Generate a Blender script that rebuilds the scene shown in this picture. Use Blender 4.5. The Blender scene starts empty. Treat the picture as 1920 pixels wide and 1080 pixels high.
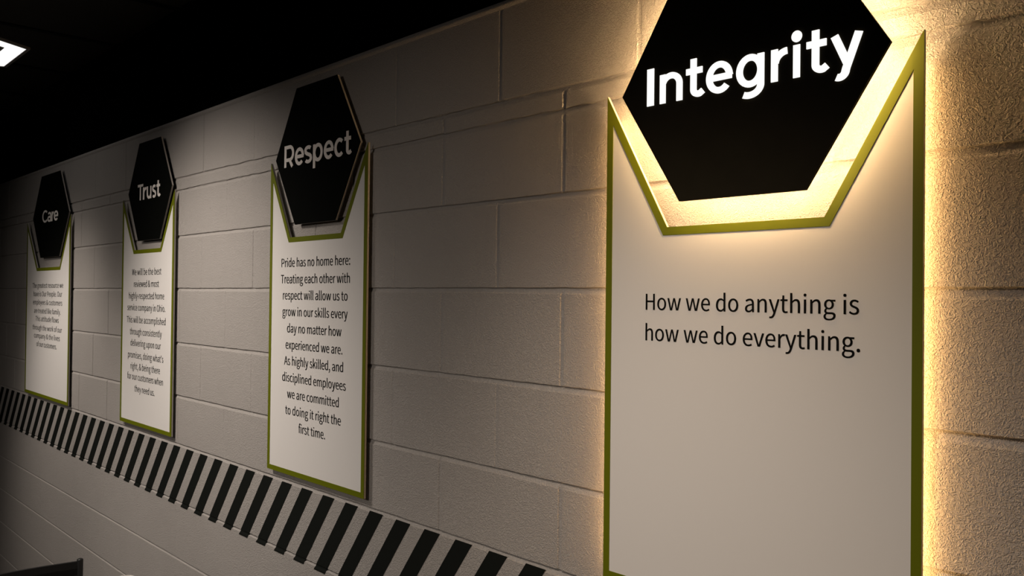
import bpy, bmesh, math, random
from mathutils import Vector, Matrix

# ------------------------------------------------------------------ camera, light, exposure
SC = bpy.context.scene
COL = SC.collection
EYE = 1.811                       # eye height; wall plane is Y = 0, room is on the -Y side
CAM_F, CAM_TH, CAM_PI, CAM_RO, CAM_D = 1606.617, 0.7501728, 0.0107076, 0.0109126, 1.31435

def make_camera():
    fwd = Vector((-math.cos(CAM_TH) * math.cos(CAM_PI), math.sin(CAM_TH) * math.cos(CAM_PI), math.sin(CAM_PI)))
    r = Vector((math.sin(CAM_TH), math.cos(CAM_TH), 0))
    u = r.cross(fwd)
    r, u = r * math.cos(CAM_RO) + u * math.sin(CAM_RO), -r * math.sin(CAM_RO) + u * math.cos(CAM_RO)
    cd = bpy.data.cameras.new('camera')
    cd.sensor_width = 36.0
    cd.lens = CAM_F / 1920.0 * 36.0
    cd.clip_start = 0.02
    co = bpy.data.objects.new('camera', cd)
    COL.objects.link(co)
    m = Matrix((r, u, -fwd)).transposed().to_4x4()
    m.translation = Vector((0, -CAM_D, EYE))
    co.matrix_world = m
    SC.camera = co
make_camera()

SC.view_settings.view_transform = 'Standard'
SC.view_settings.look = 'None'
SC.view_settings.exposure = 0.0
SC.view_settings.gamma = 1.0
SC.view_settings.use_curve_mapping = False

w = bpy.data.worlds.new('world')
SC.world = w
w.use_nodes = True
w.node_tree.nodes['Background'].inputs[0].default_value = (1, 0.9, 0.8, 1)
w.node_tree.nodes['Background'].inputs[1].default_value = 0.002

def spot(name, loc, target, power, angle, blend, radius, color):
    l = bpy.data.lights.new(name, 'SPOT')
    l.energy = power; l.spot_size = math.radians(angle); l.spot_blend = blend
    l.shadow_soft_size = radius; l.color = color
    o = bpy.data.objects.new(name, l); COL.objects.link(o)
    o.location = loc
    o.rotation_euler = (Vector(target) - Vector(loc)).to_track_quat('-Z', 'Y').to_euler()
    return o

def area(name, loc, target, power, sx, sy, color):
    l = bpy.data.lights.new(name, 'AREA')
    l.energy = power; l.shape = 'RECTANGLE'; l.size = sx; l.size_y = sy; l.color = color
    o = bpy.data.objects.new(name, l); COL.objects.link(o)
    o.location = loc
    o.rotation_euler = (Vector(target) - Vector(loc)).to_track_quat('-Z', 'Y').to_euler()
    return o

WARM = (1, 0.89, 0.79)
WARMER = (1, 0.84, 0.69)
spot('wall_washer_light', (-4.65, -1.20, EYE + 1.05), (-4.60, 0, EYE - 0.80), 165, 66, 1.0, 0.24, WARM)
spot('wall_washer_light', (-3.10, -1.28, EYE + 1.05), (-2.95, 0, EYE - 0.48), 215, 78, 1.0, 0.24, WARM)
spot('wall_washer_light', (-0.98, -1.35, EYE + 1.05), (-0.87, 0, EYE - 0.82), 132, 60, 1.0, 0.24, WARMER)
spot('fill_light', (-4.2, -3.4, EYE + 0.9), (-4.5, 0, EYE - 0.90), 66, 66, 1.0, 0.30, WARM)  # both of these are added fill, no lamp stands there; they lift the wall
spot('fill_light', (-1.8, -3.4, EYE + 0.9), (-1.9, 0, EYE - 0.95), 105, 58, 1.0, 0.30, WARM)

# ------------------------------------------------------------------ helpers
def tag(o, label=None, cat=None, group=None, kind=None):
    if label: o['label'] = label
    if cat: o['category'] = cat
    if group: o['group'] = group
    if kind: o['kind'] = kind
    return o

def empty(name, loc):
    o = bpy.data.objects.new(name, None)
    o.empty_display_size = 0.05
    COL.objects.link(o); o.location = loc
    return o

def link_mesh(name, me, mats, parent=None, smooth=False):
    o = bpy.data.objects.new(name, me)
    for m in (mats if isinstance(mats, (list, tuple)) else [mats]): me.materials.append(m)
    if smooth:
        for p in me.polygons: p.use_smooth = True
    COL.objects.link(o)
    if parent:
        o.parent = parent
        o.matrix_parent_inverse = Matrix.Translation(-parent.location)
    return o

def from_bm(name, bm, mats, parent=None, smooth=False, fixn=True):
    if fixn: bmesh.ops.recalc_face_normals(bm, faces=bm.faces)
    me = bpy.data.meshes.new(name); bm.to_mesh(me); bm.free()
    return link_mesh(name, me, mats, parent, smooth)

def bx(bm, x0, x1, y0, y1, z0, z1, mi=0):
    v = [bm.verts.new((x, y, z)) for x in (x0, x1) for y in (y0, y1) for z in (z0, z1)]
    for f in ((0, 1, 3, 2), (4, 6, 7, 5), (0, 4, 5, 1), (2, 3, 7, 6), (0, 2, 6, 4), (1, 5, 7, 3)):
        bm.faces.new([v[i] for i in f]).material_index = mi

def prism(bm, poly, y0, y1, mi=0, side=None):
    """poly: (x, z) outline, extruded from front y0 to back y1"""
    a = [bm.verts.new((x, y0, z)) for x, z in poly]
    b = [bm.verts.new((x, y1, z)) for x, z in poly]
    n = len(poly)
    bm.faces.new(a).material_index = mi
    bm.faces.new(b[::-1]).material_index = mi
    for i in range(n):
        bm.faces.new((a[i], b[i], b[(i + 1) % n], a[(i + 1) % n])).material_index = mi if side is None else side

def inset(poly, d):
    """offset a closed (x, z) outline inwards by d with mitred corners"""
    area2 = sum(poly[i][0] * poly[(i + 1) % len(poly)][1] - poly[(i + 1) % len(poly)][0] * poly[i][1] for i in range(len(poly)))
    s = 1 if area2 > 0 else -1
    out = []
    n = len(poly)
    for i in range(n):
        p0, p1, p2 = Vector(poly[i - 1]), Vector(poly[i]), Vector(poly[(i + 1) % n])
        e1, e2 = (p1 - p0).normalized(), (p2 - p1).normalized()
        n1, n2 = Vector((-e1.y, e1.x)) * s, Vector((-e2.y, e2.x)) * s
        k = (n1 + n2) / (1 + n1.dot(n2))
        out.append(tuple(p1 + k * d))
    return out

def ring(bm, outer, inner, y0, y1, mi=0, skip=()):
    n = len(outer)
    def vs(p, y): return [bm.verts.new((x, y, z)) for x, z in p]
    a, b, c, d = vs(outer, y0), vs(inner, y0), vs(outer, y1), vs(inner, y1)
    for i in range(n):
        if i in skip: continue
        j = (i + 1) % n
        for q in ((a[i], a[j], b[j], b[i]), (c[i], d[i], d[j], c[j]), (a[i], c[i], c[j], a[j]), (b[i], b[j], d[j], d[i])):
            bm.faces.new(q).material_index = mi

def tube(bm, pts, r, seg=12, caps=True):
    pts = [Vector(p) for p in pts]
    rs = r if isinstance(r, (list, tuple)) else [r] * len(pts)
    rings = []
    for i, p in enumerate(pts):
        t = (pts[min(i + 1, len(pts) - 1)] - pts[max(i - 1, 0)]).normalized()
        a = t.orthogonal().normalized() if abs(t.z) < 0.9 else Vector((1, 0, 0))
        a = (a - t * a.dot(t)).normalized(); b = t.cross(a)
        rings.append([bm.verts.new(p + (a * math.cos(2 * math.pi * k / seg) + b * math.sin(2 * math.pi * k / seg)) * rs[i]) for k in range(seg)])
    for i in range(len(rings) - 1):
        for k in range(seg):
            bm.faces.new((rings[i][k], rings[i][(k + 1) % seg], rings[i + 1][(k + 1) % seg], rings[i + 1][k]))
    if caps:
        bm.faces.new(rings[0][::-1]); bm.faces.new(rings[-1])

def lathe(bm, prof, cx, cy, seg=32):
    rings = [[bm.verts.new((cx + r * math.cos(2 * math.pi * k / seg), cy + r * math.sin(2 * math.pi * k / seg), z)) for k in range(seg)] for r, z in prof]
    for i in range(len(rings) - 1):
        for k in range(seg):
            bm.faces.new((rings[i][k], rings[i][(k + 1) % seg], rings[i + 1][(k + 1) % seg], rings[i + 1][k]))
    bm.faces.new(rings[0][::-1]); bm.faces.new(rings[-1])

# ------------------------------------------------------------------ materials
def mat(name, col, rough=0.6, spec=0.3, bump=None, metal=0.0, vary=None):
    m = bpy.data.materials.new(name); m.use_nodes = True
    nt = m.node_tree; b = nt.nodes['Principled BSDF']
    b.inputs['Base Color'].default_value = (*col, 1)
    b.inputs['Roughness'].default_value = rough
    b.inputs['Specular IOR Level'].default_value = spec
    b.inputs['Metallic'].default_value = metal
    tc = nt.nodes.new('ShaderNodeTexCoord')
    if bump:
        sc, st, dist = bump
        n = nt.nodes.new('ShaderNodeTexNoise'); n.inputs['Scale'].default_value = sc; n.inputs['Detail'].default_value = 3
        bp = nt.nodes.new('ShaderNodeBump'); bp.inputs['Strength'].default_value = st; bp.inputs['Distance'].default_value = dist
        nt.links.new(tc.outputs['Object'], n.inputs['Vector']); nt.links.new(n.outputs['Fac'], bp.inputs['Height'])
        nt.links.new(bp.outputs['Normal'], b.inputs['Normal'])
    if vary:
        sc, amt = vary
        n = nt.nodes.new('ShaderNodeTexNoise'); n.inputs['Scale'].default_value = sc; n.inputs['Detail'].default_value = 4
        mx = nt.nodes.new('ShaderNodeMix'); mx.data_type = 'RGBA'
        mx.inputs['A'].default_value = (*[c * (1 - amt) for c in col], 1); mx.inputs['B'].default_value = (*[min(1, c * (1 + amt)) for c in col], 1)
        nt.links.new(tc.outputs['Object'], n.inputs['Vector']); nt.links.new(n.outputs['Fac'], mx.inputs['Factor']); nt.links.new(mx.outputs['Result'], b.inputs['Base Color'])
    return m

def emit(name, col, strength):
    m = bpy.data.materials.new(name); m.use_nodes = True
    nt = m.node_tree; nt.nodes.clear()
    e = nt.nodes.new('ShaderNodeEmission'); e.inputs[0].default_value = (*col, 1); e.inputs[1].default_value = strength
    o = nt.nodes.new('ShaderNodeOutputMaterial'); nt.links.new(e.outputs[0], o.inputs[0])
    return m

def block_paint():
    """thick stippled masonry paint: short worm-like ridges over a finer grain"""
    m = mat('painted_block', (0.40, 0.374, 0.352), 0.62, 0.25, vary=(5.0, 0.05))
    nt = m.node_tree; b = nt.nodes['Principled BSDF']
    tc = nt.nodes.new('ShaderNodeTexCoord')
    n1 = nt.nodes.new('ShaderNodeTexNoise'); n1.inputs['Scale'].default_value = 205; n1.inputs['Detail'].default_value = 1.0
    n1.inputs['Roughness'].default_value = 0.55; n1.inputs['Distortion'].default_value = 1.4
    inv = nt.nodes.new('ShaderNodeMapRange'); inv.interpolation_type = 'SMOOTHSTEP'
    inv.inputs['From Min'].default_value = 0.40; inv.inputs['From Max'].default_value = 0.64
    n2 = nt.nodes.new('ShaderNodeTexNoise'); n2.inputs['Scale'].default_value = 320; n2.inputs['Detail'].default_value = 2.0
    ad = nt.nodes.new('ShaderNodeMath'); ad.operation = 'MULTIPLY_ADD'; ad.inputs[1].default_value = 0.25
    bp = nt.nodes.new('ShaderNodeBump'); bp.inputs['Strength'].default_value = 1.0; bp.inputs['Distance'].default_value = 0.00095
    L = nt.links.new
    L(tc.outputs['Object'], n1.inputs['Vector']); L(tc.outputs['Object'], n2.inputs['Vector'])
    L(n1.outputs['Fac'], inv.inputs['Value'])
    L(n2.outputs['Fac'], ad.inputs[0]); L(inv.outputs['Result'], ad.inputs[2]); L(ad.outputs[0], bp.inputs['Height'])
    L(bp.outputs['Normal'], b.inputs['Normal'])
    return m

M_WALL = block_paint()
M_BULK = mat('black_paint', (0.0015, 0.0015, 0.0015), 0.9, 0.0)
M_TILE = mat('charcoal_tile', (0.030, 0.028, 0.026), 0.9, 0.1, bump=(260, 0.4, 0.001))
M_TEE = mat('black_grid', (0.003, 0.003, 0.003), 0.7, 0.05)
M_ROOM = mat('dark_room_paint', (0.045, 0.042, 0.04), 0.9, 0.1)
M_FLOOR = mat('dark_floor', (0.06, 0.056, 0.052), 0.6, 0.3, vary=(8, 0.2))
M_WHITE = mat('white_panel', (0.76, 0.735, 0.71), 0.55, 0.25, bump=(90, 0.12, 0.0006))
M_SIDE = mat('panel_edge', (0.50, 0.47, 0.44), 0.5, 0.3)
M_GREEN = mat('olive_green', (0.130, 0.150, 0.003), 0.5, 0.25)
M_TEXT = mat('black_print', (0.007, 0.007, 0.007), 0.85, 0.03)
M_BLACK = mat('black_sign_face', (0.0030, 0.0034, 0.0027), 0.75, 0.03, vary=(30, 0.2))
M_BLACK_LIT = mat('black_face_glow_tint', (0.026, 0.021, 0.012), 0.6, 0.05, vary=(30, 0.15))  # sign black raised and browned: faint glow of the lit letters in the colour
M_LETTER = mat('white_letter', (0.90, 0.85, 0.81), 0.5, 0.25)
M_STRIPE = mat('black_stripe', (0.008, 0.0095, 0.008), 0.6, 0.15, bump=(120, 0.3, 0.0006))
M_STEEL = mat('steel_standoff', (0.35, 0.34, 0.33), 0.35, 0.5, metal=1.0)
M_CHAIR = mat('black_chair_metal', (0.012, 0.012, 0.012), 0.4, 0.4)
M_SEAT = mat('black_chair_vinyl', (0.010, 0.010, 0.010), 0.55, 0.3)
M_TABLE = mat('dark_table_top', (0.03, 0.025, 0.022), 0.5, 0.3)
M_CUP = mat('white_cup', (0.75, 0.73, 0.70), 0.4, 0.4)
M_ALU = mat('lamp_frame_grey', (0.30, 0.29, 0.28), 0.4, 0.4)
M_LIT = emit('lit_letter', (1.0, 0.985, 0.95), 1.05)
M_LED_HEX = emit('warm_led', (1.0, 0.64, 0.30), 68.0)
M_LED_PANEL = emit('warm_led_soft', (1.0, 0.56, 0.20), 22.0)
M_LAMP = emit('lamp_diffuser', (1.0, 0.97, 0.93), 1.1)

# ------------------------------------------------------------------ setting
XL, XR = -9.0, 2.2
JOINTS = [-1.811, -1.612, -1.412, -1.212, -1.013, -0.797, -0.578, -0.3935, -0.1905, 0.018, 0.2205, 0.399, 0.447, 0.672]
HEADS = [1, 0, 1, 0, 1, 0, 1, 0, 1, 0, 1, 1, 0]      # bond of every course; 0 -> joints at -1.459 + k*0.4064

def wide(x):
    """the joints are struck wider and deeper towards the right end of the wall"""
    t = min(1.0, max(0.0, (x + 1.6) / 0.9))
    return t * t * (3 - 2 * t)

def block_wall():
    rnd = random.Random(4)
    bm = bmesh.new()
    for r in range(len(JOINTS) - 1):
        z0, z1 = JOINTS[r] + EYE, JOINTS[r + 1] + EYE
        off = -1.459 + (0.2032 if HEADS[r] else 0.0)
        xs = {}
        k = math.ceil((XL - off) / 0.4064)
        heads = []
        while off + k * 0.4064 < XR:
            hx = off + k * 0.4064
            heads.append(hx + (0.13 if hx > -0.6 else 0)); k += 1
        x = XL
        while x <= XR + 1e-6:
            if all(abs(x - h) > 0.012 for h in heads): xs[round(x, 5)] = 0.0
            x += 0.032
        for h in heads:
            d = rnd.choice((0.0009, 0.0012, 0.002, 0.0026)) if r > 5 else 0.0006
            hh = h + rnd.uniform(-0.002, 0.002)
            for dx, dd in ((-0.0062, 0), (-0.0032, d), (0.0032, d), (0.0062, 0)): xs[round(hh + dx, 5)] = dd
        cols = sorted(xs)
        rough = 0.0016 if JOINTS[r] >= 0.398 else 0.0006
        rows = []
        lipw, dep0 = (0.0092, 1.0) if r > 4 else (0.0060, 0.7)      # the lowest courses have tighter joints
        prof = ((0, 0.0046), (0.0018, 0.0045), (0.0042, 0.0), (None, 0.0), (None, 0.0042), (None, 0.0046))
        for i, (dz, dep) in enumerate(prof):
            line = []
            for x in cols:
                j = rnd.uniform(-rough, rough)
                if i == 0: z = z0
                elif i == 5: z = z1
                elif i < 3: z = z0 + dz + (j if i else 0)
                else: z = z1 - (lipw * (1 + 0.55 * wide(x)), 0.0022 * (1 + 0.55 * wide(x)))[i - 3] + j
                y = max(dep * dep0 * (1 + 0.45 * wide(x)) + (rnd.uniform(-rough, rough) * 0.6 if 0 < dep < 0.0046 else 0), xs[x])
                line.append(bm.verts.new((x, y, z)))
            rows.append(line)
        for i in range(5):
            for c in range(len(cols) - 1):
                f = bm.faces.new((rows[i][c], rows[i][c + 1], rows[i + 1][c + 1], rows[i + 1][c]))
    bmesh.ops.recalc_face_normals(bm, faces=bm.faces)
    if sum(f.normal.y for f in bm.faces) > 0: bmesh.ops.reverse_faces(bm, faces=bm.faces)
    bx(bm, XL, XR, 0.0080, 0.19, 0.0, EYE + 0.6715)
    return tag(from_bm('wall_back', bm, M_WALL, fixn=False), kind='structure')
block_wall()

CEIL = EYE + 1.10
bm = bmesh.new(); bx(bm, -4.78, XR, 0.004, 0.19, EYE + 0.672, CEIL)
tag(from_bm('wall_upper', bm, M_BULK), kind='structure')

# rounded capping strip where the blocks stop
bm = bmesh.new()
N = 8
pr = [(0.006, 0.658)] + [(-0.003 * math.sin(math.pi * k / N), 0.660 + 0.018 * k / N) for k in range(N + 1)] + [(0.006, 0.680)]
a = [bm.verts.new((XL, y, EYE + z)) for y, z in pr]; b = [bm.verts.new((XR, y, EYE + z)) for y, z in pr]
for i in range(len(pr)): bm.faces.new((a[i], a[(i + 1) % len(pr)], b[(i + 1) % len(pr)], b[i]))
bm.faces.new(a); bm.faces.new(b[::-1])
tag(from_bm('trim_1', bm, M_WALL), kind='structure')

# suspended ceiling: charcoal tiles on a black grid, running on over the wall's open left part
bm = bmesh.new()
bx(bm, XL, XR, -4.2, 3.2, CEIL, CEIL + 0.05, 0)
k = -8
while -4.66 + k * 0.68 < XR:
    x = -4.66 + k * 0.68
    if x > XL: bx(bm, x - 0.014, x + 0.014, -4.2, 3.2, CEIL - 0.006, CEIL + 0.01, 1)
    k += 1
for k in range(-6, 5):
    y = -0.005 + k * 0.68
    if -4.2 < y < 3.2: bx(bm, XL, XR, y - 0.014, y + 0.014, CEIL - 0.0055, CEIL + 0.01, 1)
tag(from_bm('ceiling', bm, [M_TILE, M_TEE]), kind='structure')
bm = bmesh.new(); bx(bm, XL, XR, -4.2, 3.2, -0.05, 0.0); tag(from_bm('floor', bm, M_FLOOR), kind='structure')
for nm, q in (('wall_left', (XL - 0.1, XL, -4.2, 3.2)), ('wall_right', (XR, XR + 0.1, -4.2, 3.2)), ('wall_front', (XL, XR, -4.3, -4.2)), ('wall_far', (XL, XR, 3.2, 3.3))):
    bm = bmesh.new(); bx(bm, *q, 0.0, CEIL + 0.05); tag(from_bm(nm, bm, M_ROOM), kind='structure')

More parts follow.
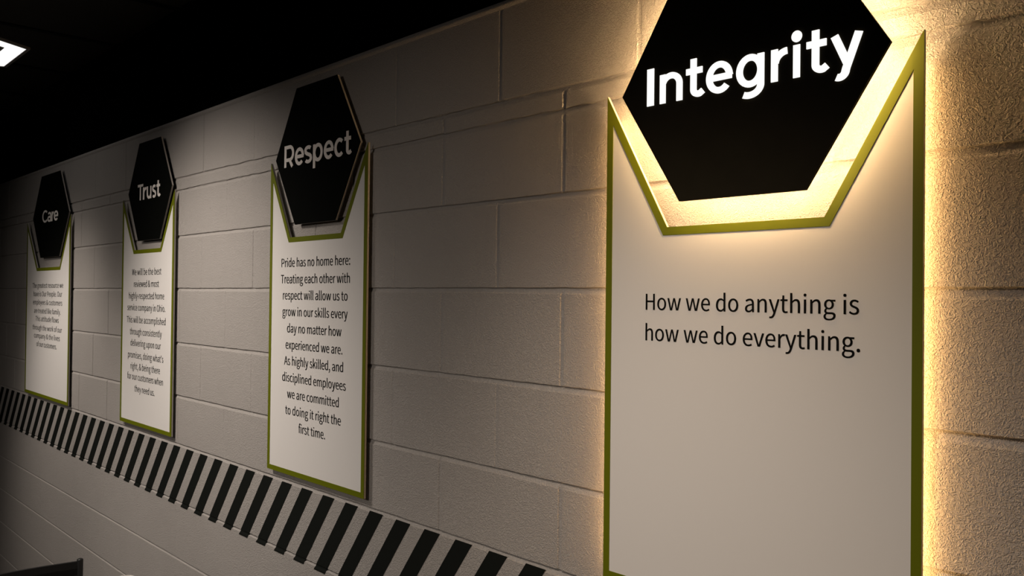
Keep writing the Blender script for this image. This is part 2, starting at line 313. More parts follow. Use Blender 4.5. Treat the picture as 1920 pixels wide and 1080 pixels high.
# ------------------------------------------------------------------ lettering
GLYPHS = {"&":[928,[173,-18,353,-18,471,-18,565,27,641,97,723,40,801,0,872,-18,883,17,894,51,905,86,849,101,784,134,718,181,797,285,854,407,892,539,854,539,815,539,776,539,745,424,697,326,636,244,542,322,447,422,382,525,494,606,607,690,607,821,607,937,535,1018,411,1018,273,1018,181,915,181,783,181,711,206,630,247,548,143,477,49,394,49,259,49,98],[461,248,559,162,502,113,437,82,368,82,256,82,171,154,171,266,171,344,226,405,297,461,367,353],[427,670,336,607,306,668,288,730,288,784,288,866,336,930,412,930,479,930,506,877,506,819,506,730]],"'":[379,[142,744,150,659,176,659,202,659,228,659,236,744,243,828,251,913,252,959,253,1005,254,1052,210,1052,166,1052,123,1052,124,1005,125,959,126,913,134,828]],",":[379,[92,-235,102,-259,225,-207,302,-105,302,26,302,117,262,172,196,172,146,172,102,139,102,85,102,30,145,-3,194,-3,199,-2,204,-2,209,-1,207,-83,157,-149,72,-186,82,-210]],"-":[473,[63,366,63,334,179,334,296,334,412,334,412,366,412,398,412,430,296,430,179,430,63,430,63,398]],".":[379,[139,-18,190,-18,239,-18,280,20,280,76,280,134,239,172,190,172,139,172,100,134,100,76,100,20]],":":[379,[139,532,190,532,239,532,280,570,280,628,280,683,239,723,190,723,139,723,100,683,100,628,100,570],[139,-18,190,-18,239,-18,280,20,280,76,280,134,239,172,190,172,139,172,100,134,100,76,100,20]],"A":[829,[118,333,5,0,48,0,90,0,132,0,165,102,197,204,229,306,351,306,473,306,595,306,627,204,658,102,690,0,735,0,779,0,824,0,711,333,598,667,484,1000,437,1000,391,1000,344,1000,231,667],[362,405,261,405,277,457,293,508,310,559,345,673,378,780,409,898,411,898,413,898,415,898,447,782,479,673,516,559,532,508,548,457,563,405,462,405]],"H":[993,[138,333,138,0,180,0,221,0,263,0,263,157,263,315,263,472,419,472,574,472,730,472,730,315,730,157,730,0,772,0,814,0,857,0,857,333,857,667,857,1000,814,1000,772,1000,730,1000,730,860,730,721,730,581,574,581,419,581,263,581,263,721,263,860,263,1000,221,1000,180,1000,138,1000,138,667]],"O":[1012,[255,-18,506,-18,757,-18,933,183,933,503,933,824,757,1018,506,1018,255,1018,79,824,79,503,79,183],[686,93,506,93,326,93,209,254,209,503,209,753,326,907,506,907,686,907,804,753,804,503,804,254]],"P":[864,[138,333,138,0,180,0,221,0,263,0,263,133,263,266,263,398,318,398,373,398,428,398,648,398,797,495,797,707,797,925,647,1000,423,1000,328,1000,233,1000,138,1000,138,667],[313,501,263,501,263,633,263,765,263,898,311,898,359,898,407,898,583,898,671,853,671,707,671,563,588,501,412,501,362,501]],"T":[817,[345,298,345,0,387,0,430,0,472,0,472,298,472,596,472,894,573,894,674,894,775,894,775,929,775,965,775,1000,531,1000,286,1000,42,1000,42,965,42,929,42,894,143,894,244,894,345,894,345,596]],"W":[1198,[176,333,247,0,297,0,347,0,397,0,447,201,496,402,546,603,562,682,581,754,596,831,598,831,600,831,602,831,618,754,633,682,651,603,701,402,752,201,802,0,853,0,904,0,955,0,1024,333,1092,667,1161,1000,1121,1000,1081,1000,1041,1000,1005,819,969,637,933,456,915,348,896,240,879,131,876,131,873,131,870,131,846,240,824,349,799,456,753,637,707,819,660,1000,622,1000,583,1000,544,1000,498,819,452,637,407,456,382,348,357,240,336,131,334,131,332,131,330,131,310,240,291,348,270,456,235,637,200,819,165,1000,122,1000,79,1000,35,1000,106,667]],"a":[768,[172,-18,296,-18,387,-18,471,30,542,89,543,89,544,89,546,89,549,59,553,30,557,0,591,0,625,0,659,0,659,152,659,304,659,456,659,640,584,760,402,760,282,760,179,707,112,663,128,634,144,606,160,577,218,617,296,656,382,656,503,656,535,565,535,469,220,434,80,353,80,192,80,59],[402,83,332,83,258,83,201,116,201,201,201,296,285,357,535,386,535,317,535,249,535,180,462,116]],"b":[843,[383,-18,452,-18,621,-18,774,128,774,382,774,611,670,760,479,760,396,760,314,714,246,656,247,700,249,744,251,789,251,888,251,987,251,1086,209,1086,167,1086,126,1086,126,724,126,362,126,0,159,0,192,0,225,0,229,25,232,51,236,76,238,76,240,76,241,76,306,18],[554,87,431,87,382,87,315,106,251,164,251,294,251,424,251,554,321,619,386,655,447,655,589,655,644,546,644,381,644,198]],"c":[696,[221,-18,417,-18,506,-18,591,18,658,75,639,103,621,131,603,160,557,119,497,86,428,86,292,86,199,199,199,370,199,540,297,655,432,655,490,655,538,629,580,591,601,618,622,645,643,673,591,719,524,760,427,760,236,760,71,617,71,370,71,124]],"d":[846,[192,-18,378,-18,467,-18,546,30,603,87,604,87,606,87,607,87,611,58,614,29,618,0,652,0,686,0,720,0,720,362,720,724,720,1086,678,1086,637,1086,595,1086,595,991,595,896,595,801,597,759,599,716,602,674,536,727,480,760,393,760,224,760,72,610,72,370,72,123],[473,87,405,87,276,87,201,192,201,371,201,540,296,655,415,655,476,655,533,633,595,577,595,447,595,318,595,188,533,120]],"e":[756,[228,-18,426,-18,525,-18,604,15,668,57,654,85,639,113,625,141,569,104,512,82,439,82,299,82,202,183,194,341,360,341,527,341,693,341,696,360,698,385,698,412,698,623,592,760,402,760,233,760,71,611,71,370,71,126],[325,430,192,430,207,577,300,660,405,660,521,660,589,580,589,430,457,430]],"f":[443,[45,671,45,640,79,640,112,640,146,640,146,427,146,213,146,0,187,0,229,0,270,0,270,213,270,427,270,640,322,640,375,640,427,640,427,673,427,707,427,741,375,741,322,741,270,741,270,780,270,819,270,858,270,954,304,1004,375,1004,401,1004,431,997,458,984,467,1016,477,1048,486,1080,452,1094,408,1104,362,1104,214,1104,146,1010,146,859,146,820,146,780,146,741,112,739,79,736,45,734,45,703]],"g":[769,[195,-341,375,-341,604,-341,750,-222,750,-85,750,38,663,91,492,91,444,91,395,91,347,91,247,91,217,126,217,172,217,213,237,237,265,261,297,244,338,235,374,235,527,235,645,334,645,492,645,557,621,611,585,645,636,645,686,645,737,645,737,677,737,709,737,741,651,741,565,741,479,741,453,752,416,760,374,760,225,760,97,658,97,495,97,407,145,334,194,296,194,294,194,292,194,291,154,263,112,214,112,153,112,94,141,55,179,31,179,29,179,27,179,25,109,-18,70,-79,70,-143,70,-270],[460,319,374,319,289,319,217,387,217,495,217,604,288,668,374,668,462,668,532,604,532,495,532,387],[536,-255,393,-255,258,-255,179,-205,179,-126,179,-83,201,-38,254,0,286,-8,322,-11,349,-11,392,-11,435,-11,477,-11,576,-11,628,-35,628,-105,628,-181]],"h":[828,[126,362,126,0,167,0,209,0,251,0,251,179,251,358,251,538,325,613,377,651,453,651,551,651,593,592,593,453,593,302,593,151,593,0,635,0,676,0,718,0,718,156,718,313,718,469,718,658,647,760,491,760,390,760,314,704,246,636,247,687,249,738,251,789,251,888,251,987,251,1086,209,1086,167,1086,126,1086,126,724]],"i":[375,[126,247,126,0,167,0,209,0,251,0,251,247,251,494,251,741,209,741,167,741,126,741,126,494],[139,894,188,894,237,894,271,926,271,977,271,1025,237,1057,188,1057,139,1057,106,1025,106,977,106,926]],"k":[753,[126,362,126,0,166,0,207,0,248,0,248,65,248,130,248,195,295,249,341,303,387,357,460,238,532,119,604,0,649,0,694,0,739,0,646,147,553,295,460,442,542,542,624,641,707,741,660,741,614,741,568,741,463,611,358,481,254,351,252,351,250,351,248,351,248,596,248,841,248,1086,207,1086,166,1086,126,1086,126,724]],"l":[387,[164,-18,256,-18,291,-18,311,-12,329,-7,323,25,317,57,311,89,297,86,292,86,285,86,266,86,251,101,251,139,251,455,251,770,251,1086,209,1086,167,1086,126,1086,126,773,126,460,126,147,126,42]],"m":[1263,[126,247,126,0,167,0,209,0,251,0,251,179,251,358,251,538,318,614,381,651,437,651,531,651,574,592,574,453,574,302,574,151,574,0,616,0,657,0,698,0,698,179,698,358,698,538,768,614,828,651,885,651,980,651,1023,592,1023,453,1023,302,1023,151,1023,0,1065,0,1106,0,1147,0,1147,156,1147,313,1147,469,1147,658,1075,760,924,760,832,760,756,701,678,618,648,705,588,760,473,760,385,760,308,704,243,633,242,633,241,633,240,633,236,669,232,705,228,741,194,741,160,741,126,741,126,494]],"n":[832,[126,247,126,0,167,0,209,0,251,0,251,179,251,358,251,538,325,613,377,651,453,651,551,651,593,592,593,453,593,302,593,151,593,0,635,0,676,0,718,0,718,156,718,313,718,469,718,658,647,760,491,760,390,760,312,704,243,633,242,633,241,633,240,633,236,669,232,705,228,741,194,741,160,741,126,741,126,494]],"o":[827,[232,-18,413,-18,595,-18,756,124,756,370,756,617,595,760,413,760,232,760,71,617,71,370,71,124],[542,86,413,86,285,86,199,199,199,370,199,540,285,655,413,655,542,655,629,540,629,370,629,199]],"p":[846,[126,39,126,-312,167,-312,209,-312,251,-312,251,-229,251,-145,251,-61,250,-18,248,25,247,68,314,12,385,-18,452,-18,621,-18,774,128,774,382,774,611,670,760,479,760,393,760,310,711,243,655,242,655,241,655,240,655,236,683,232,712,228,741,194,741,160,741,126,741,126,390],[554,87,431,87,382,87,317,106,251,164,251,294,251,424,251,554,322,619,386,655,447,655,589,655,644,546,644,381,644,198]],"r":[529,[126,247,126,0,167,0,209,0,251,0,251,159,251,317,251,476,300,602,375,648,437,648,468,648,484,644,509,636,517,672,524,708,532,744,509,756,486,760,453,760,371,760,295,700,243,606,242,606,241,606,240,606,236,651,232,696,228,741,194,741,160,741,126,741,126,494]],"s":[638,[214,-18,319,-18,494,-18,588,82,588,202,588,342,471,386,363,427,280,458,203,486,203,555,203,614,247,663,341,663,407,663,458,634,509,598,529,623,549,649,569,675,513,722,431,760,340,760,177,760,85,667,85,550,85,423,196,374,300,336,382,306,469,270,469,195,469,131,422,79,323,79,235,79,169,115,104,168,84,140,64,112,44,85,113,26]],"t":[514,[201,-18,357,-18,404,-18,453,-4,495,10,487,41,479,72,471,104,446,93,413,83,386,83,300,83,271,135,271,225,271,363,271,502,271,640,339,640,406,640,473,640,473,673,473,707,473,741,406,741,339,741,271,741,271,810,271,880,271,950,237,950,202,950,168,950,163,880,159,810,154,741,115,739,76,736,37,734,37,703,37,671,37,640,74,640,111,640,147,640,147,503,147,366,147,229,147,80]],"u":[828,[186,-18,342,-18,443,-18,517,35,587,116,588,116,589,116,591,116,594,77,597,39,600,0,635,0,669,0,704,0,704,247,704,494,704,741,663,741,621,741,580,741,580,566,580,391,580,216,509,128,456,90,379,90,281,90,240,149,240,286,240,438,240,589,240,741,198,741,156,741,115,741,115,584,115,428,115,271,115,82]],"v":[711,[196,247,285,0,334,0,382,0,431,0,518,247,606,494,693,741,652,741,611,741,570,741,523,600,477,460,430,319,408,247,383,172,362,101,359,101,357,101,355,101,333,172,310,247,286,319,240,460,194,600,147,741,104,741,61,741,18,741,107,494]],"w":[1094,[174,247,243,0,291,0,339,0,387,0,422,132,457,265,492,397,512,468,527,538,543,613,545,613,548,613,550,613,568,538,581,469,600,400,636,266,671,133,707,0,757,0,808,0,858,0,925,247,992,494,1059,741,1019,741,979,741,939,741,903,598,867,455,831,312,814,241,801,175,786,106,784,106,781,106,779,106,761,175,745,241,727,312,688,455,650,598,611,741,571,741,530,741,490,741,451,598,412,455,374,312,356,241,340,175,325,106,322,106,320,106,318,106,303,175,289,241,274,312,237,455,201,598,164,741,121,741,79,741,37,741,106,494]],"x":[679,[102,129,20,0,64,0,108,0,151,0,185,58,218,116,251,173,277,218,300,263,326,306,328,306,331,306,333,306,362,263,389,218,413,173,450,116,486,58,523,0,568,0,613,0,659,0,578,125,496,249,415,374,490,496,565,618,640,741,597,741,553,741,510,741,480,687,449,633,419,578,396,536,375,497,353,454,351,454,349,454,347,454,322,497,296,536,274,578,241,633,208,687,175,741,130,741,85,741,40,741,115,623,190,504,265,386,183,257]],"y":[711,[104,-319,138,-319,285,-319,363,-207,415,-63,508,205,600,473,693,741,653,741,612,741,572,741,527,604,482,467,438,330,419,263,397,188,378,120,376,120,373,120,371,120,345,190,321,265,297,330,247,467,197,604,147,741,104,741,61,741,18,741,117,493,216,246,315,-1,310,-20,304,-39,299,-57,267,-149,216,-217,132,-217,112,-217,90,-210,75,-205,67,-238,59,-271,50,-304,74,-314]]," ":[306]}

def text_mesh(name, lines, cap, mat_, parent, y, align='CENTER'):
    """lines: (string, anchor_x, baseline_z, width). Outlines are filled 2D curves turned into one mesh."""
    cu = bpy.data.curves.new(name, 'CURVE'); cu.dimensions = '2D'; cu.fill_mode = 'BOTH'; cu.resolution_u = 5
    for s, ax, bz, wd in lines:
        adv = sum(GLYPHS[c][0] for c in s)
        sx = wd / (adv - 150.0); sz = cap / 1000.0
        x = -75.0 if align == 'LEFT' else -adv / 2.0
        for c in s:
            for pts in GLYPHS[c][1:]:
                n = len(pts) // 6
                sp = cu.splines.new('BEZIER'); sp.bezier_points.add(n - 1); sp.use_cyclic_u = True
                for i, bp in enumerate(sp.bezier_points):
                    q = pts[i * 6:i * 6 + 6]
                    f = lambda u, v: (ax + (x + u) * sx, bz + v * sz, 0)
                    bp.handle_left_type = bp.handle_right_type = 'FREE'
                    bp.handle_left, bp.co, bp.handle_right = f(q[0], q[1]), f(q[2], q[3]), f(q[4], q[5])
            x += GLYPHS[c][0]
    tmp = bpy.data.objects.new(name, cu); COL.objects.link(tmp)
    dg = bpy.context.evaluated_depsgraph_get(); dg.update()
    me = bpy.data.meshes.new_from_object(tmp.evaluated_get(dg))
    bpy.data.objects.remove(tmp)
    # two overlaid passes, a hair apart, give the print its slightly heavier stroke
    b2 = bmesh.new()
    for k in (-1, 1):
        vs = [b2.verts.new((v.co.x + k * cap * (0.007 if align == 'LEFT' else 0.012), y - 0.00006 * k, v.co.y)) for v in me.vertices]
        for p in me.polygons: b2.faces.new([vs[q] for q in p.vertices])
    bpy.data.meshes.remove(me)
    return from_bm(name, b2, mat_, parent, fixn=False)

SW = 0.205        # stroke of the title letters, in x-heights
def arc(cx, cz, rx, rz, a0, a1, n=20):
    return [(cx + rx * math.cos(math.radians(a0 + (a1 - a0) * k / n)), cz + rz * math.sin(math.radians(a0 + (a1 - a0) * k / n))) for k in range(n + 1)]

def title_strokes(c):
    """width and stroke centre lines of a geometric sans letter (x-height 1, capitals 1.28)"""
    h = SW / 2
    C = 1.28
    if c == 'I': return SW, [[(h, 0), (h, C)]]
    if c == 'n':
        W = 0.81; r = (W - SW) / 2
        return W, [[(h, 0), (h, 0.985)], arc(W / 2, 1.01 - h - r * 1.05, r, r * 1.05, 160, 0) + [(W - h, 0)]]
    if c == 'u':
        W = 0.81; r = (W - SW) / 2
        return W, [[(W - h, 0.0), (W - h, 0.985)], [(h, 0.985)] + arc(W / 2, h - 0.01 + r * 1.05, r, r * 1.05, 180, 340)]
    if c == 't':
        return 0.62, [[(0.25, 1.29)] + arc(0.25 + 0.17, 0.27, 0.17, 0.165, 180, 285) + [(0.575, 0.19)], [(0.0, 0.885), (0.55, 0.885)]]
    if c == 'e':
        W = 0.87
        return W, [[(W - h * 0.9, 0.5)] + arc(W / 2, 0.5, W / 2 - h, 0.52 - h, 8, 318, 34), [(h, 0.5), (W - h * 0.25, 0.5)]]
    if c == 'c':
        W = 0.80
        return W, [arc(0.44, 0.5, 0.44 - h, 0.52 - h, 45, 315, 30)]
    if c == 'C':
        W = 1.07
        return W, [arc(0.62, C / 2, 0.62 - h, C / 2 + 0.015 - h, 45, 315, 34)]
    if c == 'g':
        W = 0.87
        return W, [arc(0.435, 0.5, 0.435 - h, 0.52 - h, 0, 360, 36), [(W - h, 0.985)] + [(W - h, 0.2)] + arc(0.41, 0.03, W - h - 0.41, 0.30, 0, -118, 20)]
    if c == 'p':
        W = 0.89
        return W, [arc(0.455, 0.5, 0.435 - h, 0.52 - h, 0, 360, 36), [(h, -0.36), (h, 0.985)]]
    if c == 'r':
        return 0.50, [[(h, 0), (h, 0.985)], arc(0.50, 0.52, 0.375, 0.365, 175, 92, 12)]
    if c == 'i': return 0.30, [[(0.15, 0), (0.15, 0.985)]]
    if c == 'y':
        return 0.87, [[(0.12, 0.985), (0.47, 0.10)], [(0.75, 0.985), (0.43, 0.0)] + arc(0.25, -0.05, 0.165, 0.19, -5, -115, 10)]
    if c == 's':
        W = 0.72; m = W / 2
        up = arc(m, 0.745, m - h, 0.27 - h, 35, 180, 14)
        mid = [(h + 0.03, 0.64), (h + 0.11, 0.565), (m, 0.51), (W - h - 0.11, 0.455), (W - h - 0.03, 0.38)]
        lo = arc(m, 0.275, m - h, 0.29 - h, 0, -148, 14)
        return W, [up + mid + lo]
    if c == 'T': return 0.99, [[(0, C - h), (0.99, C - h)], [(0.495, 0), (0.495, C - h)]]
    if c == 'R':
        W = 0.98
        return W, [[(h, 0), (h, C)], [(h, C - h)] + arc(W - 0.10 - 0.33, 0.80, 0.33, C - h - 0.80, 90, -90, 20) + [(h, 0.80 * 2 - C + h)], [(0.52, 0.44), (W - 0.16, 0)]]
    if c == 'a':
        W = 0.80
        return W, [[(W - h, 0), (W - h, 0.6)] + arc(W / 2 + 0.01, 0.60, W / 2 - 0.01 - h, 0.42 - h, 0, 142, 16), arc(0.40, 0.30, 0.40 - h, 0.32 - h, 0, 360, 26)]

def stroke(bm, pts, y0, y1, sx, ox, sz, oz):
    h = SW / 2
    P = [Vector(p) for p in pts]
    closed = (P[0] - P[-1]).length < 1e-4
    if closed: P = P[:-1]
    n = len(P)
    lf, rt = [], []
    for i in range(n):
        a = P[i - 1] if (closed or i > 0) else None
        b = P[(i + 1) % n] if (closed or i < n - 1) else None
        e1 = (P[i] - a).normalized() if a is not None else (b - P[i]).normalized()
        e2 = (b - P[i]).normalized() if b is not None else e1
        n1, n2 = Vector((-e1.y, e1.x)), Vector((-e2.y, e2.x))
        k = (n1 + n2) / max(0.35, 1 + n1.dot(n2))
        lf.append(P[i] + k * h); rt.append(P[i] - k * h)
    def V(p, y): return bm.verts.new((ox + p.x * sx, y, oz + p.y * sz))
    lf0, rt0 = [V(p, y0) for p in lf], [V(p, y0) for p in rt]
    lf1, rt1 = [V(p, y1) for p in lf], [V(p, y1) for p in rt]
    for i in range(n if closed else n - 1):
        j = (i + 1) % n
        bm.faces.new((lf0[i], lf0[j], rt0[j], rt0[i])); bm.faces.new((lf1[i], rt1[i], rt1[j], lf1[j]))
        bm.faces.new((lf0[i], lf1[i], lf1[j], lf0[j])); bm.faces.new((rt0[i], rt0[j], rt1[j], rt1[i]))
    if not closed:
        bm.faces.new((lf0[0], rt0[0], rt1[0], lf1[0])); bm.faces.new((lf0[-1], lf1[-1], rt1[-1], rt0[-1]))

def title(parent, word, boxes, base, xh, y0, y1, m):
    bm = bmesh.new()
    for c, (x0, x1) in zip(word, boxes):
        W, st = title_strokes(c)
        sx = (x1 - x0) / W
        for q, s in enumerate(st): stroke(bm, s, y0 - 0.00015 * q, y1, sx, x0, xh, base)
        if c == 'i':
            prism(bm, [(x0 + sx * px, base + xh * pz) for px, pz in arc(0.15, 1.24, 0.158, 0.172, 0, 345, 23)], y0, y1)
    return from_bm('lettering', bm, m, parent)

# ------------------------------------------------------------------ the four value signs
def standoffs(parent, spots, yb, r=0.007):
    for x, z in spots:
        bm = bmesh.new()
        tube(bm, [(x, yb - 0.0005, z), (x, -0.0003, z)], r, 14)
        from_bm('standoff', bm, M_STEEL, parent)

def hex_sign(label, c, hw, he, hh, yf, yb, word, boxes, base, xh, lit):
    """c: centre (x, z); hw: half width between the side corners; he: half of the flat edge; hh: half height"""
    cx, cz = c[0], c[1] + EYE
    root = tag(empty('hexagon_sign', (cx, 0, cz - hh)), label, 'sign', 'black hexagon signs on the block wall')
    P = [(cx - hw, cz), (cx - he, cz - hh), (cx + he, cz - hh), (cx + hw, cz), (cx + he, cz + hh), (cx - he, cz + hh)]
    bm = bmesh.new(); prism(bm, P, yf, yb, 0, 1)
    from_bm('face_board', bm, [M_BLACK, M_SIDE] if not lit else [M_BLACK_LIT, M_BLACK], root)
    title(root, word, boxes, base + EYE, xh, yf - (0.002 if lit else 0.0008), yf + 0.001, M_LIT if lit else M_LETTER)
    q = inset(P, 0.055)
    standoffs(root, [q[0], q[1], q[2], q[3], q[4], q[5]], yb)
    if lit:
        bm = bmesh.new(); ring(bm, inset(P, 0.007), inset(P, 0.014), yb - 0.0005, yb + 0.010)
        from_bm('led_strip', bm, M_LED_HEX, root)
    return root

def value_board(label, P, bw, yf, yb, lines, cap, lit, align='CENTER'):
    P = [(x, z + EYE) for x, z in P]
    x0, x1 = min(p[0] for p in P), max(p[0] for p in P); zb = min(p[1] for p in P)
    root = tag(empty('value_board', ((x0 + x1) / 2, 0, zb)), label, 'sign', 'white notched value boards')
    bm = bmesh.new(); prism(bm, P, yf, yb, 0, 1)
    from_bm('panel', bm, [M_WHITE, M_SIDE], root)
    bm = bmesh.new(); ring(bm, P, inset(P, bw), yf - 0.0008, yf + 0.0005)
    from_bm('border', bm, M_GREEN, root)
    for s, ax, bz, wd in lines: text_mesh('text_line', [(s, ax, bz + EYE, wd)], cap, M_TEXT, root, yf - 0.0006, align)
    zt = P[1][1]
    standoffs(root, [(x0 + 0.03, zb + 0.03), (x1 - 0.03, zb + 0.03), (x0 + 0.03, zt - 0.15), (x1 - 0.03, zt - 0.15), (x0 + 0.03, zt + 0.02), (x1 - 0.03, zt + 0.02)], yb, 0.006)
    if lit:
        q0, q1 = inset(P, 0.013), inset(P, 0.019)
        bm = bmesh.new(); ring(bm, q0, q1, yb - 0.0005, yb + 0.010, skip=(0, 1, 2))
        from_bm('led_strip', bm, M_LED_PANEL, root)
    return root

def board_outline(x0, x1, zt, nl, nr, zn, zb): return [(x0, zt), (nl, zn), (nr, zn), (x1, zt), (x1, zb), (x0, zb)]

# Integrity
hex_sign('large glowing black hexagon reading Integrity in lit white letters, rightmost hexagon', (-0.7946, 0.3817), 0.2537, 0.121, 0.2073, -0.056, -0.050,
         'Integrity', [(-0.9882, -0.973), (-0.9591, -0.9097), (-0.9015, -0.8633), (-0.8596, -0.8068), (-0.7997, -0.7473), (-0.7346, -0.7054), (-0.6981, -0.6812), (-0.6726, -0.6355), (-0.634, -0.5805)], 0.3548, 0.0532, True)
value_board('backlit white notched board reading How we do anything, under the glowing Integrity hexagon',
            board_outline(-1.1103, -0.5048, 0.3979, -0.9634, -0.6567, 0.1327, -0.5468), 0.015, -0.026, -0.020,
            [('How we do anything is', -1.0129, -0.0209, 0.4126), ('how we do everything.', -1.0126, -0.0785, 0.4157)], 0.0302, True, 'LEFT')
# Respect
hex_sign('unlit black hexagon reading Respect in plain white letters, between Trust and Integrity', (-2.2484, 0.4226), 0.243, 0.1173, 0.2085, -0.019, -0.013,
         'Respect', [(-2.4352, -2.3746), (-2.3693, -2.3147), (-2.3125, -2.2666), (-2.2612, -2.2059), (-2.1999, -2.1462), (-2.1422, -2.0935), (-2.0885, -2.0513)], 0.3942, 0.0525, False)
cR = -2.2521
value_board('white notched board with green border reading Pride has no home here, under Respect hexagon',
            board_outline(-2.5249, -1.9717, 0.4175, -2.3958, -2.1046, 0.1765, -0.5512), 0.0151, -0.017, -0.011,
            [('Pride has no home here:', cR, 0.0857, 0.3952), ('Treating each other with', cR, 0.0351, 0.3958), ('respect will allow us to', cR, -0.0147, 0.3721),
             ('grow in our skills every', cR, -0.0651, 0.3718), ('day no matter how', cR, -0.1158, 0.3112), ('experienced we are.', cR, -0.1664, 0.3266),
             ('As highly skilled, and', cR, -0.216, 0.3381), ('disciplined employees', cR, -0.2668, 0.3644), ('we are committed', cR, -0.3169, 0.2971),
             ('to doing it right the', cR, -0.3668, 0.3175), ('first time.', cR, -0.4162, 0.1522)], 0.0264, False)
# Trust
hex_sign('unlit black hexagon reading Trust in white letters, between Care and Respect', (-3.5683, 0.4211), 0.2392, 0.1188, 0.2039, -0.019, -0.013,
         'Trust', [(-3.6961, -3.6352), (-3.6366, -3.5974), (-3.5932, -3.5433), (-3.5348, -3.4923), (-3.4882, -3.4466)], 0.3862, 0.0517, False)
cT = -3.5930
value_board('white notched board with green border reading We will be the best, under Trust hexagon',
            board_outline(-3.8759, -3.3065, 0.4024, -3.7303, -3.4433, 0.1805, -0.5522), 0.0156, -0.017, -0.011,
            [('We will be the best', cT, 0.0751, 0.3212), ('reviewed & most', cT, 0.0255, 0.2773), ('highly-respected home', cT, -0.024, 0.3919), ('service company in Ohio.', cT, -0.0731, 0.4177),
             ('This will be accomplished', cT, -0.1247, 0.4308), ('through consistently', cT, -0.1747, 0.3491), ('delivering upon our', cT, -0.2219, 0.3336), ("promises, doing what's", cT, -0.2728, 0.392),
             ('right, & being there', cT, -0.3197, 0.3268), ('for our customers when', cT, -0.3631, 0.3944), ('they need us.', cT, -0.4115, 0.2216)], 0.026, False)
# Care
hex_sign('dim black hexagon reading Care in white letters, leftmost of the four hexagons', (-4.973, 0.4057), 0.332, 0.1731, 0.2206, -0.019, -0.013,
         'Care', [(-5.1182, -5.0251), (-5.0215, -4.951), (-4.947, -4.9049), (-4.9054, -4.8285)], 0.3726, 0.0512, False)
cC = -5.0125
value_board('dim white notched board with small print under Care hexagon, leftmost of the boards',
            board_outline(-5.426, -4.6202, 0.3903, -5.2106, -4.7953, 0.1313, -0.5648), 0.0166, -0.017, -0.011,
            [('The greatest resource we', cC, 0.0224, 0.5688), ('have is Our People. Our', cC, -0.0232, 0.5282), ('employees & customers', cC, -0.0684, 0.54), ('are treated like family.', cC, -0.115, 0.4915),
             ('This attitude flows', cC, -0.1578, 0.4298), ('through the work of our', cC, -0.2062, 0.539), ('company & the lives', cC, -0.2501, 0.4774), ('of our customers.', cC, -0.295, 0.3743)], 0.0264, False)

# ------------------------------------------------------------------ slanted stripes
def stripe_label(xc, tally):
    zones = [(-5.45, 'left of the Care board'), (-4.52, 'below the Care board'), (-3.90, 'between the Care and Trust boards'), (-3.22, 'below the Trust board'),
             (-2.56, 'between the Trust and Respect boards'), (-1.90, 'below the Respect board'), (9, 'between the Respect and Integrity boards')]
    for lim, nm in zones:
        if xc < lim: break
    tally[nm] = tally.get(nm, 0) + 1
    return nm, tally[nm]
ORD = ['', 'first', 'second', 'third', 'fourth', 'fifth', 'sixth', 'seventh', 'eighth', 'ninth', 'tenth']
tally = {}
def stripe_x(i): return -1.2323 - i * 0.12215 if i < 8 else -1.2323 - 8 * 0.12215 - (i - 8) * 0.12320
jz = JOINTS[5]
for i in range(39, -1, -1):
    xt = stripe_x(i); wd = 0.0605
    slant = 0.165 + 0.020 * min(1, i / 30.0)
    zt, zb = (-0.5835 - 0.004 * min(1, max(0, (i - 4) / 20.0))), -0.8115
    bm = bmesh.new()
    secs = [(zt, 0), (jz + 0.0048, 0), (jz + 0.0020, 0.0020), (jz - 0.0024, 0.0018), (jz - 0.0092, 0), (zb, 0)]
    front, back = [], []
    for z, dy in secs:
        sx = xt - slant * (zt - z) / (zt - zb)
        front.append([bm.verts.new((x, -0.0014 + dy, z + EYE)) for x in (sx, sx + wd)])
        back.append([bm.verts.new((x, -0.0002 + dy, z + EYE)) for x in (sx, sx + wd)])
    for s in range(len(secs) - 1):
        bm.faces.new((front[s][0], front[s + 1][0], front[s + 1][1], front[s][1])); bm.faces.new((back[s][0], back[s][1], back[s + 1][1], back[s + 1][0]))
        for e in (0, 1): bm.faces.new((front[s][e], front[s + 1][e], back[s + 1][e], back[s][e]))
    for s in (0, -1): bm.faces.new((front[s][0], front[s][1], back[s][1], back[s][0]))
    nm, k = stripe_label(xt + wd / 2, tally)
    tag(from_bm('slanted_stripe', bm, M_STRIPE), 'black slanted wall stripe %s, %s from the left there' % (nm, ORD[k]), 'stripe', 'black slanted stripes along the wall')

# ------------------------------------------------------------------ hexagonal ceiling lamp
LX, LY, LZ = -4.5109, -0.6547, EYE + 1.092
root = tag(empty('ceiling_lamp', (LX, LY, LZ)), 'bright white ring lamp on the dark ceiling, at the left edge', 'ceiling light')
def hexpts(R): return [(LX + R * math.cos(math.radians(60 * k)), LY + R * math.sin(math.radians(60 * k))) for k in range(6)]
def hring(Ro, Ri, z0, z1, name, m):
    bm = bmesh.new()
    ring(bm, hexpts(Ro), hexpts(Ri), z0, z1)
    for v in bm.verts: v.co = Vector((v.co.x, v.co.z, v.co.y))
    from_bm(name, bm, m, root)
hring(0.4082, 0.3184, LZ, LZ + 0.004, 'diffuser', M_LAMP)
hring(0.4246, 0.4082, LZ - 0.002, CEIL, 'frame', M_ALU)
hring(0.3184, 0.3062, LZ - 0.002, CEIL, 'inner_frame', M_ALU)
hring(0.4082, 0.3184, LZ + 0.005, CEIL, 'housing', M_ALU)

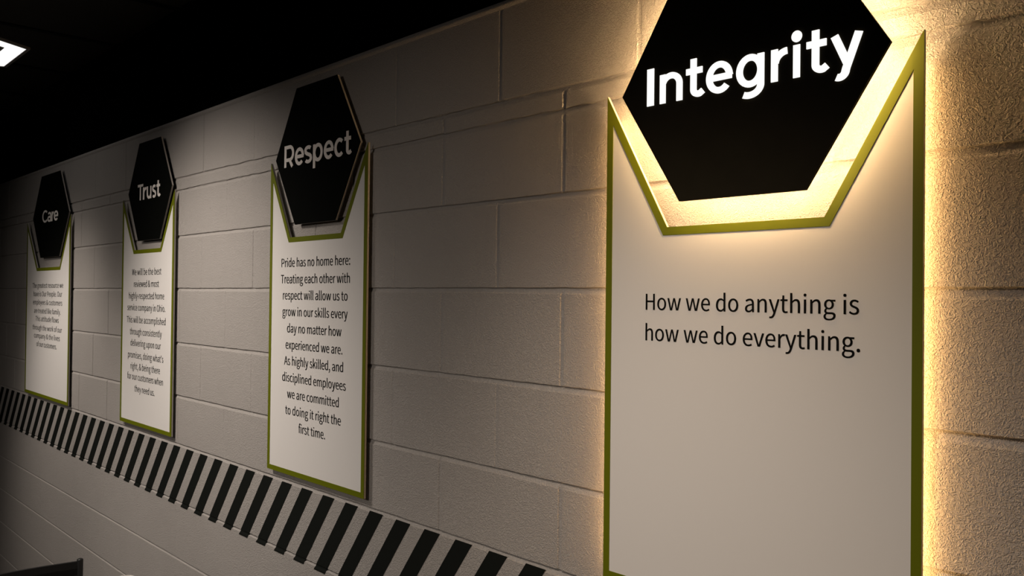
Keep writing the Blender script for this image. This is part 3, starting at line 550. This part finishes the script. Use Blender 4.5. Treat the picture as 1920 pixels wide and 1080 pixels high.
# ------------------------------------------------------------------ chair, table and cup in the lower left corner
CX = -3.425
root = tag(empty('chair', (CX + 0.2, -0.51, 0)), 'black chair with square back rail standing near the wall, bottom left', 'chair')
ZT = EYE - 0.988
for y in (-0.302, -0.732):
    bm = bmesh.new()
    tube(bm, [(CX - 0.03, y, 0.0), (CX - 0.01, y, 0.44), (CX, y, ZT - 0.006), (CX, y, ZT - 0.002), (CX, y, ZT)], [0.0112, 0.0112, 0.0112, 0.0095, 0.005], 16)
    from_bm('back_post', bm, M_CHAIR, root, True)
def rail(name, z0, z1, m):
    bm = bmesh.new()
    n = 12
    rows = []
    for k in range(n + 1):
        t = k / n; y = -0.304 - 0.426 * t
        bow = -0.022 * math.sin(math.pi * t)
        rows.append([bm.verts.new((CX + bow + dx, y, z)) for dx, z in ((-0.006, z0), (0.004, z0), (0.006, (z0 + z1) / 2), (0.004, z1 - 0.002), (0, z1), (-0.006, z1 - 0.002))])
    for k in range(n):
        for j in range(6): bm.faces.new((rows[k][j], rows[k][(j + 1) % 6], rows[k + 1][(j + 1) % 6], rows[k + 1][j]))
    bm.faces.new(rows[0]); bm.faces.new(rows[-1][::-1])
    from_bm(name, bm, m, root)
rail('back_rail', ZT - 0.062, ZT - 0.008, M_SEAT)
rail('lower_rail', ZT - 0.20, ZT - 0.16, M_SEAT)
bm = bmesh.new(); bx(bm, CX + 0.0, CX + 0.42, -0.735, -0.299, 0.432, 0.466)
bmesh.ops.bevel(bm, geom=list(bm.edges), offset=0.012, segments=3, affect='EDGES')
from_bm('seat', bm, M_SEAT, root)
for y in (-0.316, -0.718):
    bm = bmesh.new(); tube(bm, [(CX + 0.405, y, 0), (CX + 0.39, y, 0.434)], 0.0092, 12); from_bm('leg', bm, M_CHAIR, root, True)

root = tag(empty('table', (-2.80, -0.56, 0)), 'dark table that the black chair is pushed up to, beside the wall', 'table')
bm = bmesh.new(); bx(bm, -3.28, -2.46, -0.95, -0.20, 0.718, 0.745)
bmesh.ops.bevel(bm, geom=list(bm.edges), offset=0.004, segments=2, affect='EDGES')
from_bm('table_top', bm, M_TABLE, root)
for x in (-2.90, -2.52):
    for y in (-0.89, -0.26):
        bm = bmesh.new(); tube(bm, [(x, y, 0), (x, y, 0.72)], 0.016, 14); from_bm('leg', bm, M_CHAIR, root, True)
KX, KY, KZ = -2.915, -0.318, EYE - 0.9335
bm = bmesh.new()
lathe(bm, [(0.026, 0.745), (0.033, KZ - 0.003), (0.0345, KZ - 0.0015), (0.0340, KZ), (0.0315, KZ), (0.0250, 0.751)], KX, KY)
tag(from_bm('cup', bm, M_CUP, smooth=False), 'white paper cup on the dark table, barely showing at the bottom edge', 'cup')
